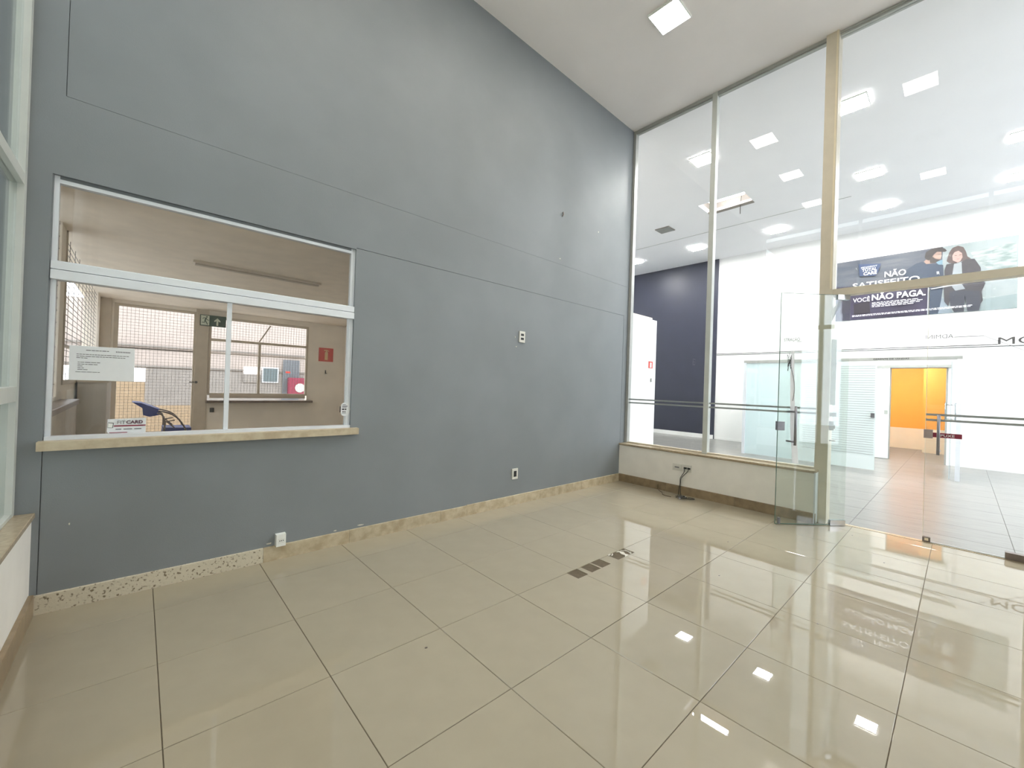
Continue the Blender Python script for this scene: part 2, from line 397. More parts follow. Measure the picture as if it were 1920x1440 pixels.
# side walls of the room beyond the second post, continuing behind the camera
# ------------------------------------------------------------------ east glazing (window_3)
win = struct('window_3', (XG, -1.5, 0))
MB().box(5.50, 5.575, -.288, YW, .574, H).build('frame_post', m_alu_grey, win)
MB().box(5.50, 5.58, -1.497, -1.434, .574, H).box(5.515, 5.530, -1.434, -1.428, .574, H).build('mullion', m_alu_green, win)
MB().box(5.47, 5.65, -2.792, -2.676, 0, H).build('main_post', m_alu_warm, win)
MB().box(5.462, 5.472, -2.784, -2.770, 2.57, H).build('post_bead', mat('post_edge', (226, 214, 188), .4, .02, 10), win)
for (a, b) in ((-.288, -1.434), (-1.497, -2.676)):
    MB().box(5.505, 5.575, b, a, H-.04, H).box(5.515, 5.565, b, a, H-.055, H-.04).build('top_rail', m_alu_grey, win)
    MB().box(5.51, 5.57, b, a, .574, .592).build('bottom_rail', m_alu_warm, win)
    MB().box(XG-.004, XG+.004, b+.001, a-.001, .592, H-.055).build('pane', m_gpane, win)
MB().box(5.49, 5.60, -4.16, -2.792, 2.492, 2.566).build('lintel', m_alu_warm, win)
MB().box(5.505, 5.575, -4.16, -2.792, H-.05, H).box(5.495, 5.505, -4.16, -2.792, H-.03, H-.012).build('top_rail', m_alu_grey, win)
MB().box(XG-.004, XG+.004, -4.159, -2.793, 2.567, H-.05).build('pane', m_gpane, win)
MB().box(5.53, 5.65, -4.28, -4.16, 0, H).build('main_post', m_alu_warm, win)
MB().box(XG-.004, XG+.004, -5.60, -4.281, .05, H-.05).build('pane', m_gpane, win)
MB().box(5.51, 5.57, -5.60, -4.28, 0, .05).box(5.51, 5.57, -5.60, -4.28, H-.05, H).build('bottom_rail', m_alu_warm, win)
smesh(MB().box(5.56, 5.64, -8.2, -5.60, 0, H+.1), 'wall_hall_south_west', m_white)
for z in (1.236, 1.184):
    MB().box(XG-.0065, XG-.0045, -1.434, -.288, z, z+.021).box(XG-.0065, XG-.0045, -2.676, -1.497, z, z+.021).build('film_stripe', m_film, win)
# brace, keeper bars and lock keeper on the main post
MB().hexa([(5.50, -2.793, 2.22), (5.50, -2.793, 2.35), (5.50, -2.90, 2.492), (5.50, -2.86, 2.492)], [(5.54, -2.793, 2.22), (5.54, -2.793, 2.35), (5.54, -2.90, 2.492), (5.54, -2.86, 2.492)]).build('corner_brace', m_alu_warm, win)
MB().box(5.53, 5.555, -2.835, -2.793, 1.30, 2.02).build('keeper_bar', m_alu_green, win)
MB().box(5.52, 5.555, -2.850, -2.793, 1.172, 1.215).box(5.52, 5.555, -2.84, -2.793, 1.74, 1.76).box(5.52, 5.555, -2.845, -2.793, .90, .915).build('keeper_pin', m_alu_grey, win)
MB().box(5.51, 5.56, -2.832, -2.793, 1.02, 1.12).box(5.50, 5.52, -2.845, -2.82, 1.04, 1.085).build('lock_keeper', m_alu_grey, win)

# ------------------------------------------------------------------ glass door leaf A, swung into the room
PA = Vector((5.565, -2.935, 0)); FA = Vector((4.985, -2.440, 0)); dA = (FA-PA).normalized(); nA = Vector((-dA.y, dA.x, 0)); LA = (FA-PA).length
if nA.dot(Vector((-1, -1, 0))) < 0: nA = -nA
def leafbox(mb, s0, s1, t0, t1, z0, z1):
    q = lambda s, t, z: tuple(PA + dA*s + nA*t + Vector((0, 0, z)))
    return mb.hexa([q(s0, t0, z0), q(s1, t0, z0), q(s1, t1, z0), q(s0, t1, z0)], [q(s0, t0, z1), q(s1, t0, z1), q(s1, t1, z1), q(s0, t1, z1)])
dr = struct('door_1', tuple(PA))
leafbox(MB(), 0, LA, -.005, .005, .012, 2.488).build('glass_leaf', m_gleaf, dr)
m_gedge = mat('green_glass_edge', (104, 128, 116), .2, .05, 10)
leafbox(leafbox(MB(), LA, LA+.0025, -.005, .005, .012, 2.488), 0, LA, -.005, .005, 2.488, 2.491).build('polished_edge', m_gedge, dr)
leafbox(leafbox(MB(), .0, .165, -.016, .016, .004, .062), 0.02, .15, -.018, .018, 2.44, 2.492).build('pivot_patch', m_chrome, dr)
leafbox(MB(), LA-.05, LA-.03, -.012, .012, .008, .075).build('corner_fitting', m_steel, dr)
leafbox(MB(), .165, LA, -.006, .006, .006, .012).build('bottom_edge', m_gedge, dr)
leafbox(MB(), LA-.065, LA+.012, -.018, .018, 1.01, 1.105).build('lock_case', m_steel, dr)
for t in (.05,):
    h = MB(); q = lambda s, t, z: PA + dA*s + nA*t + Vector((0, 0, z)); sH = LA-.155
    h.tube([q(sH, .055, .857), q(sH, .055, 1.275)], .0125, 10)
    h.build('pull_handle', m_steel, dr, True)
    MB().tube([q(sH+.035, -.03, 1.215), q(sH, .055, 1.215)], .010, 8).tube([q(sH+.035, -.03, .895), q(sH, .055, .895)], .010, 8).build('handle_standoff', m_steel, dr, True)
# white paper strip taped on the leaf
q = lambda s, t, z: tuple(PA + dA*s + nA*t + Vector((0, 0, z)))
mb = MB(); prof = [(1.87, .155, .118), (1.6, .160, .118), (1.3, .175, .125), (1.0, .20, .135), (.66, .235, .168)]
for (za, a0, a1), (zb, b0, b1) in zip(prof[:-1], prof[1:]):
    mb.hexa([q(LA-a0, .0065, za), q(LA-a1, .0065, za), q(LA-b1, .0065, zb), q(LA-b0, .0065, zb)], [q(LA-a0, .008, za), q(LA-a1, .008, za), q(LA-b1, .008, zb), q(LA-b0, .008, zb)])
tag(mb.build('paper_strip', m_paper, None), 'long narrow white paper strip hanging down the open glass door beside its handle', 'paper')
wire = MB()
pts = [q(LA-.095+.022*math.sin(k*2.6+.4*k*k), .012+.006*math.cos(k*2.3), 1.84-.2*((k*.37) % 1)) for k in range(12)]
pts += [q(LA-.15, .012, 1.58), q(LA-.165, .011, 1.45), q(LA-.15, .011, 1.33)]
wire.tube(smooth(pts), .002, 5)
tag(wire.build('tangled_wire', m_cable, None, True), 'small tangle of thin wire hooked on the open glass door near its free edge', 'wire')

# ------------------------------------------------------------------ glass door leaf B, closed
XB = 5.632
dr = struct('door_2', (XB, -4.15, 0))
MB().box(XB-.005, XB+.005, -4.15, -3.532, .012, 2.488).build('glass_leaf', m_gpane, dr)
MB().box(XB-.005, XB+.005, -3.5335, -3.530, .012, 2.488).build('polished_edge', mat('bright_glass_edge', (236, 232, 214), .3, .02, 10), dr)
MB().box(XB-.005, XB+.005, -4.15, -3.532, .004, .012).build('bottom_edge', m_alu, dr)
MB().box(XB-.03, XB+.03, -4.24, -4.05, .004, .064).build('pivot_patch', m_tube, dr)
MB().bevbox(XB-.018, XB+.018, -3.585, -3.53, .006, .055, .006).build('floor_lock', m_tube, dr)
MB().box(XB-.02, XB-.012, -3.572, -3.545, .018, .042).build('lock_cylinder', m_cream, dr)
for z in (1.236, 1.184): MB().box(XB-.0075, XB-.0055, -4.15, -3.533, z, z+.021).build('film_stripe', m_film, dr)
MB().box(XB-.018, XB+.018, -3.583, -3.52, 1.015, 1.10).build('lock_case', mat('taupe_lock', (164, 150, 146), .4, .05, 20), dr)
MB().tube([(XB-.05, -3.621, .862), (XB-.05, -3.621, 1.245)], .0115, 10).build('pull_handle', m_steel, dr, True)
MB().tube([(XB-.05, -3.621, 1.215), (XB+.03, -3.628, 1.215)], .010, 8).tube([(XB-.05, -3.621, .895), (XB+.03, -3.628, .895)], .010, 8).build('handle_standoff', m_steel, dr, True)
st = thing('door_sticker', 'dark red sticker with white lettering across the closed glass door leaf', 'sticker', (XB-.006, -3.68, 1.05))
MB().box(XB-.0085, XB-.006, -3.775, -3.583, 1.028, 1.073).build('backing', m_magenta, st)
text('PUXE', 'lettering', m_paper, st, '-x', (XB-.0087, -3.635, 1.038), .092, .024, bold=.01)

# ------------------------------------------------------------------ west glazing (window_4)
win = struct('window_4', (-.61, -1.5, 0))
mb = MB().box(-.66, -.595, -.302, YW, .58, H).build('frame_post', m_alu_green, win)
MB().box(-.66, -.595, -2.2, -2.14, .58, H).build('mullion', m_alu_green, win)
MB().box(-.66, -.595, -4.1, -4.04, .58, H).build('mullion', m_alu_green, win)
MB().box(-.655, -.597, -5.6, -.302, 2.40, 2.46).build('transom', m_alu_green, win)
MB().box(-.655, -.597, -5.6, -.302, 1.215, 1.295).build('transom', m_alu_green, win)
MB().box(-.655, -.597, -5.6, -.302, H-.05, H).box(-.655, -.597, -5.6, -.302, .58, .60).build('rail', m_alu_green, win)
for (a, b) in ((-.302, -2.14), (-2.2, -4.04), (-4.1, -5.6)):
    for (z0, z1) in ((.60, 1.215), (1.295, 2.40), (2.46, H-.05)):
        MB().box(-.63, -.622, b+.001, a-.001, z0, z1).build('pane', m_gwest, win)

# ------------------------------------------------------------------ service window in the grey wall (window_5)
win = struct('window_5', (.37, -.2, 1.0))
WX0, WX1 = -.4975, 1.2455
MB().box(WX0, WX0+.022, -.222, -.185, .99, 2.52).build('frame_left', m_alu, win)
MB().box(WX1-.034, WX1, -.222, -.185, .99, 2.52).box(WX1-.042, WX1-.034, -.215, -.192, .99, 1.92).build('frame_right', m_alu, win)
MB().box(WX0+.022, WX1-.034, -.225, -.185, 2.478, 2.50).build('frame_top', m_alu, win)
MB().box(WX0+.0225, WX1-.0345, -.2215, -.11, 2.50, 2.5195).build('reveal_filler', m_grey, win)
MB().bevbox(WX0+.001, WX1-.001, -.244, -.17, 1.977, 2.026, .006).build('header_rail', m_alu, win)
MB().bevbox(WX0+.001, WX1-.001, -.248, -.17, 1.918, 1.973, .004).build('header_rail', m_alu, win)
MB().box(WX0, WX1, -.240, -.18, .985, 1.008).build('bottom_track', m_alu, win)
MB().box(.350, .378, -.218, -.196, 1.008, 1.918).build('mullion', m_alu, win)
MB().box(WX0+.022, WX1-.034, -.206, -.200, 2.026, 2.478).build('pane', m_goff, win)
MB().box(WX0+.022, .352, -.206, -.200, 1.008, 1.918).build('pane', m_goff, win)
MB().box(.352, WX1-.042, -.194, -.188, 1.008, 1.918).build('pane', m_goff, win)
MB().bevbox(-.520, 1.302, -.292, -.105, .932, .986, .003).build('stone_sill', mat('sill_travertine', (200, 188, 162), .4, 0, 16, .15, 120, rgb2=(180, 164, 138)), win)

# paper notice
n = thing('paper_notice', 'white printed paper notice taped inside the left pane of the service window', 'notice', (-.27, -.208, 1.44))
MB().hexa([(-.413, -.2085, 1.338), (-.127, -.2085, 1.336), (-.129, -.2085, 1.545), (-.414, -.2085, 1.543)], [(-.413, -.2075, 1.338), (-.127, -.2075, 1.336), (-.129, -.2075, 1.545), (-.414, -.2075, 1.543)]).build('sheet', m_paper, n)
ln = MB()
for (x0, x1, z, t) in ((-.345, -.245, 1.517, .0035), (-.384, -.156, 1.492, .003), (-.384, -.172, 1.480, .003), (-.384, -.338, 1.470, .003), (-.378, -.283, 1.444, .003), (-.378, -.288, 1.432, .003), (-.378, -.352, 1.421, .003), (-.378, -.352, 1.410, .003), (-.378, -.336, 1.400, .003), (-.386, -.283, 1.386, .0025)):
    x = x0
    while x < x1-.004:
        w = min(random.uniform(.008, .024), x1-x); ln.box(x, x+w, -.2092, -.2085, z, z+t); x += w+.0025
ln.build('text_line', m_ink, n, kind='stuff')
hd = MB()
for k in range(9): hd.box(-.215+k*.0075, -.2105+k*.0075, -.2092, -.2085, 1.514, 1.522)
hd.build('letterhead', m_inkl, n)
# card sticker
n = thing('card_sticker', 'white and dark red payment card sticker low on the service window pane', 'sticker', (-.15, -.208, 1.05))
MB().prism([(-.243, -.208, 1.022), (-.236, -.208, 1.011), (-.063, -.208, 1.011), (-.063, -.208, 1.104), (-.241, -.208, 1.099)], (0, -.001, 0)).build('backing', m_paper, n)
MB().box(-.212, -.064, -.2100, -.2088, 1.052, 1.060).box(-.232, -.15, -.2100, -.2088, 1.0125, 1.0165).build('red_band', m_magenta, n)
text('FIT', 'lettering', m_inkl, n, '-y', (-.197, -.2090, 1.068), .038, .020)
text('CARD', 'lettering', mat('maroon_ink', (92, 52, 66), .5, .03, 30), n, '-y', (-.156, -.2090, 1.068), .078, .021, bold=.03)
mb = MB()
for (a, b) in ((-.204, -.178), (-.168, -.128), (-.118, -.084)): mb.box(a, b, -.2100, -.2088, 1.032, 1.038)
mb.build('partner_logo', m_inkl, n)
MB().hexa([(-.240, -.2088, 1.046), (-.216, -.2088, 1.044), (-.213, -.2088, 1.076), (-.238, -.2088, 1.079)], [(-.240, -.2100, 1.046), (-.216, -.2100, 1.044), (-.213, -.2100, 1.076), (-.238, -.2100, 1.079)]).build('card_icon_edge', m_ink, n)
MB().hexa([(-.239, -.2100, 1.048), (-.219, -.2100, 1.046), (-.216, -.2100, 1.072), (-.237, -.2100, 1.075)], [(-.239, -.2106, 1.048), (-.219, -.2106, 1.046), (-.216, -.2106, 1.072), (-.237, -.2106, 1.075)]).build('card_icon', m_plastic, n)
# round sticker
n = thing('round_sticker', 'round white opening hours sticker on the right edge of the service window', 'sticker', (1.213, -.226, 1.143))
pts = []
for k in range(30):
    t = 2*math.pi*k/30; pts.append((max(1.201+.044*math.cos(t), 1.168), -.226, 1.143+.058*math.sin(t)))
MB().prism(pts, (0, -.0015, 0)).build('disc', m_paper, n)
MB().box(1.158, 1.166, -.2275, -.226, 1.118, 1.168).build('dark_tab', m_ink, n)
mb = MB()
for (a, b, z, t) in ((1.180, 1.207, 1.180, .004), (1.178, 1.222, 1.166, .006), (1.178, 1.215, 1.157, .004), (1.176, 1.197, 1.137, .012), (1.201, 1.213, 1.137, .012), (1.180, 1.193, 1.118, .008), (1.198, 1.206, 1.117, .01), (1.177, 1.210, 1.108, .003)): mb.box(a, b, -.2282, -.2274, z, z+t)
mb.build('printed_mark', m_ink, n)

# ------------------------------------------------------------------ outlets and sockets
n = thing('wall_socket', 'small grey wall plate with two dark modules at eye height on the grey wall', 'socket', (3.231, YW, 1.975))
MB().box(3.186, 3.276, YW-.012, YW, 1.908, 2.040).build('plate', m_plate, n)
for z in (1.938, 1.985): MB().box(3.208, 3.254, YW-.0145, YW-.0115, z, z+.026).build('module', m_dark, n)
n = thing('wall_socket', 'small wall plate with one tall dark module low on the grey wall', 'socket', (3.19, YW, .36))
MB().box(3.143, 3.231, YW-.012, YW, .300, .422).build('plate', m_plate, n)
MB().box(3.166, 3.208, YW-.0145, YW-.0115, .328, .395).build('module', m_dark, n)
n = thing('socket_box', 'white plastic surface socket box resting on the stone baseboard', 'socket', (.73, YW, .15))
MB().hexa([(.699, YW, .104), (.768, YW, .104), (.768, YW, .197), (.699, YW, .197)], [(.701, YW-.042, .106), (.766, YW-.042, .106), (.766, YW-.042, .195), (.701, YW-.042, .195)]).build('box', m_plastic, n)
for dx in (-.012, 0, .012): MB().disc((.736+dx, YW-.0425, .148), .0035, 'y', -.001, 10).build('pin_hole', m_dark, n)
for z in (.134, .159): MB().box(.712, .756, YW-.0435, YW-.042, z, z+.003).build('module_frame', m_plate, n)
n = thing('socket_plate', 'blank white socket plate on the low wall, left of the one with cables', 'socket', (5.37, -1.165, .36))
MB().box(5.360, 5.371, -1.225, -1.103, .312, .402).build('plate', m_plate, n)
MB().box(5.357, 5.360, -1.196, -1.135, .350, .366).build('module', m_inkl, n)
n = thing('socket_plate', 'white socket plate with two black sockets and hanging cables on the low wall', 'socket', (5.37, -1.298, .36))
MB().box(5.360, 5.371, -1.362, -1.234, .312, .408).build('plate', m_plate, n)
for y in (-1.282, -1.330): MB().box(5.354, 5.360, y-.02, y+.02, .352, .374).build('socket', m_dark, n)

tag(MB().tube(smooth([(5.352, -1.275, .352), (5.345, -1.272, .31), (5.345, -1.25, .27), (5.346, -1.222, .215), (5.343, -1.222, .15), (5.335, -1.215, .08), (5.30, -1.225, .012), (5.25, -1.24, .006)]), .0042, 6).build('cable', m_cable, None, True),
    'left one of the two dark cables hanging from the black sockets to the floor', 'cable')
tag(MB().tube(smooth([(5.352, -1.325, .352), (5.344, -1.318, .32), (5.342, -1.275, .27), (5.342, -1.235, .215), (5.342, -1.232, .14), (5.33, -1.235, .07), (5.29, -1.262, .010), (5.265, -1.29, .006)]), .0042, 6).build('cable', m_cable, None, True),
    'right one of the two dark cables hanging from the black sockets to the floor', 'cable')
tag(MB().tube(smooth([(5.350, -.905, .075), (5.345, -.905, .012), (5.29, -.96, .004), (5.22, -1.04, .004), (5.13, -1.09, .004), (5.11, -1.16, .004), (5.10, -1.22, .006)]), .0038, 6).build('cable', m_cable_b, None, True),
    'thin brown cable running on the floor from the dark baseboard to the cable tangle', 'cable')
pts = [(5.15+.045*math.cos(k*2.4)*(1+.3*math.sin(k)), -1.34+.06*math.sin(k*1.7), .008+.022*abs(math.sin(k*1.3))) for k in range(16)]
pts += [(5.17, -1.42, .01), (5.23, -1.47, .008), (5.255, -1.44, .008), (5.24, -1.38, .008)]
t = thing('cable_tangle', 'small tangle of dark cables with pale plugs on the floor by the low wall', 'cable', (5.15, -1.34, 0))
MB().tube(smooth(pts, 4), .0042, 6).build('coil', m_cable, t, True)
MB().box(5.10, 5.145, -1.345, -1.325, .004, .022).box(5.15, 5.185, -1.385, -1.365, .010, .028).build('plug', m_cable_l, t)

# hook hole
tag(MB().tube([(3.878, YW-.004, 3.60), (3.885, YW-.018, 3.625), (3.892, YW-.004, 3.66)], .007, 6).build('wall_hook', m_tube, None, True), 'small dark metal hook high on the grey wall', 'hook')

# ------------------------------------------------------------------ floor recesses where boxes were removed
lab = ['square dark mortar recess in the floor, nearest of the row to the camera', 'square dark mortar recess in the floor, second of the row', 'square dark mortar recess in the floor, third of the row']
for k, h in enumerate(HOLES):
    mb = MB().box(h[0], h[1], h[2], h[3], -.0295, -.008)
    if k < 3:
        tag(mb.build('floor_recess', m_conc, None), lab[k], 'floor recess', 'mortar recesses in the floor')
    else:
        t = thing('floor_recess', 'torn double floor recess with pale glue remains, farthest of the row', 'floor recess', (2.95, -1.85, 0), 'mortar recesses in the floor')
        mb.build('mortar', m_conc, t)
        MB().prism([(2.93, -1.905, -.004), (2.96, -1.885, -.004), (2.955, -1.85, -.004), (2.975, -1.82, -.004), (2.955, -1.80, -.004), (2.99, -1.80, -.004), (3.01, -1.84, -.004), (2.985, -1.87, -.004), (2.99, -1.903, -.004)], (0, 0, .004)).build('glue_remnant', m_glue, t)
        for (a, b) in (((3.02, -1.80), (3.05, -1.86)), ((3.06, -1.82), (3.03, -1.89)), ((2.90, -1.80), (2.86, -1.82)), ((3.02, -1.90), (3.06, -1.87)), ((2.84, -1.80), (2.875, -1.797))):
            MB().tube([(a[0], a[1], -.004), ((a[0]+b[0])/2+.008, (a[1]+b[1])/2, -.002), (b[0], b[1], -.004)], .005, 5).build('glue_remnant', m_glue, t)
for (x, y) in ((4.01, -2.32), (3.2, -2.55), (1.05, -1.9), (5.25, -3.05), (4.6, -3.35), (3.0, -3.2)):
    MB().disc((x, y, .0003), .008, 'z', .002, 7, .005).build('debris', m_tube, None)
k_ = 0
for o in [o for o in COL.objects if o.name.startswith('debris')]:
    tag(o, 'tiny dark crumb of debris lying on the polished floor', 'debris', 'crumbs on the polished floor')

# ------------------------------------------------------------------ ceiling lamps
def lamp(loc, label, group, md, w=.165):
    t = thing('ceiling_lamp', label, 'ceiling lamp', loc, group)
    x, y, z = loc; fr = .010
    (MB().box(x-w, x+w, y-w, y-w+fr, z-.026, z).box(x-w, x+w, y+w-fr, y+w, z-.026, z).box(x-w, x-w+fr, y-w+fr, y+w-fr, z-.026, z).box(x+w-fr, x+w, y-w+fr, y+w-fr, z-.026, z)).build('rim', m_plastic, t)
    MB().box(x-w+fr, x+w-fr, y-w+fr, y+w-fr, z-.024, z-.004).build('diffuser', md, t)
    return t
g1 = 'square warm panel lamps on the ceiling of the empty room'
a = lamp((3.99, -1.585, H), 'square warm ceiling lamp at the top of the picture, nearest the glass partition', g1, m_rl)
copy_tree(a, (2.50, -1.60, H), 'square warm ceiling lamp over the middle of the room, above the grey wall side')
copy_tree(a, (.93, -1.60, H), 'square warm ceiling lamp over the service window end of the room')
copy_tree(a, (3.95, -3.34, H), 'square warm ceiling lamp in the door side row, nearest the glass partition')
copy_tree(a, (.90, -3.35, H), 'square warm ceiling lamp in the door side row, above the camera')
lamp((2.47, -3.35, H), 'unlit square ceiling lamp in the door side row of the room', g1, m_off)
g2 = 'square white panel lamps on the hall ceiling'
LH = [((6.98, -.69), 'hall ceiling lamp just left of the slim mullion, nearest the glass'), ((7.02, -2.68), 'hall ceiling lamp just right of the beige main post, nearest the glass'),
      ((9.48, -2.57), 'hall ceiling lamp in the middle row, above the left part of the banner'), ((9.60, -4.35), 'hall ceiling lamp at the right picture edge, upper one'),
      ((11.30, 3.20), 'hall ceiling lamp farthest left, above the navy wall beside the grey wall'), ((11.28, 1.30), 'hall ceiling lamp above the right end of the navy wall'),
      ((11.30, -.64), 'hall ceiling lamp far back between the slim mullion and the beige post'), ((11.28, -2.55), 'hall ceiling lamp far back right of the beige post, above the banner'),
      ((11.30, -4.40), 'hall ceiling lamp at the right picture edge, lower one')]
p0 = lamp((LH[0][0][0], LH[0][0][1], H), LH[0][1], g2, m_hl, .175)
for (xy, lb) in LH[1:]: copy_tree(p0, (xy[0], xy[1], H), lb)
# broken ceiling opening with bare tubes
t = thing('bare_tube_light', 'bright bare tube light inside the torn opening of the hall ceiling', 'tube light', (9.04, -.3, H+.1))
MB().box(8.84, 9.02, -.70, .02, H+.16, H+.24).build('housing', m_alu, t)
MB().tube([(8.89, -.68, H+.10), (8.89, 0, H+.10)], .028, 10).tube([(8.98, -.68, H+.10), (8.98, 0, H+.10)], .028, 10).build('tube', emis('bare_tube_glow', (1, 1, 1), 60.0), t, True)
MB().tube([(9.24, -.55, H+.28), (9.25, -.52, H+.02), (9.30, -.50, H-.08), (9.42, -.46, H-.13)], .008, 6).build('loose_wire', m_cable, t, True)
MB().hexa([(9.20, -.76, H-.01), (9.34, -.76, H-.01), (9.36, .15, H-.01), (9.24, .15, H-.01)], [(9.20, -.76, H+.02), (9.34, -.76, H+.02), (9.36, .15, H+.02), (9.24, .15, H+.02)]).build('torn_board', m_outg, t)
t = thing('air_vent', 'small square grey air grille in the hall ceiling near the navy wall', 'vent', (9.5, 1.3, H))
MB().box(9.33, 9.67, 1.12, 1.48, H-.012, H+.005).build('rim', m_outg, t)
for k in range(12): MB().box(9.35+k*.0265, 9.362+k*.0265, 1.14, 1.46, H-.018, H-.012).build('slat', m_alu_grey, t)

# ------------------------------------------------------------------ fire sign etc. on the white partition
t = thing('fire_sign', 'small red fire extinguisher sign on the white partition behind the glass', 'sign', (6.30, -.20, 1.83))
MB().box(6.235, 6.365, -.206, -.200, 1.77, 1.885).build('panel', m_red, t)
MB().box(6.275, 6.325, -.208, -.206, 1.78, 1.865).build('extinguisher_symbol', m_paper, t)
t = thing('wall_hook', 'small grey hook below the fire sign on the white partition', 'hook', (6.33, -.20, 1.56))
MB().box(6.315, 6.325, -.22, -.20, 1.54, 1.60).box(6.325, 6.36, -.215, -.20, 1.54, 1.55).build('bracket', m_alu_grey, t)

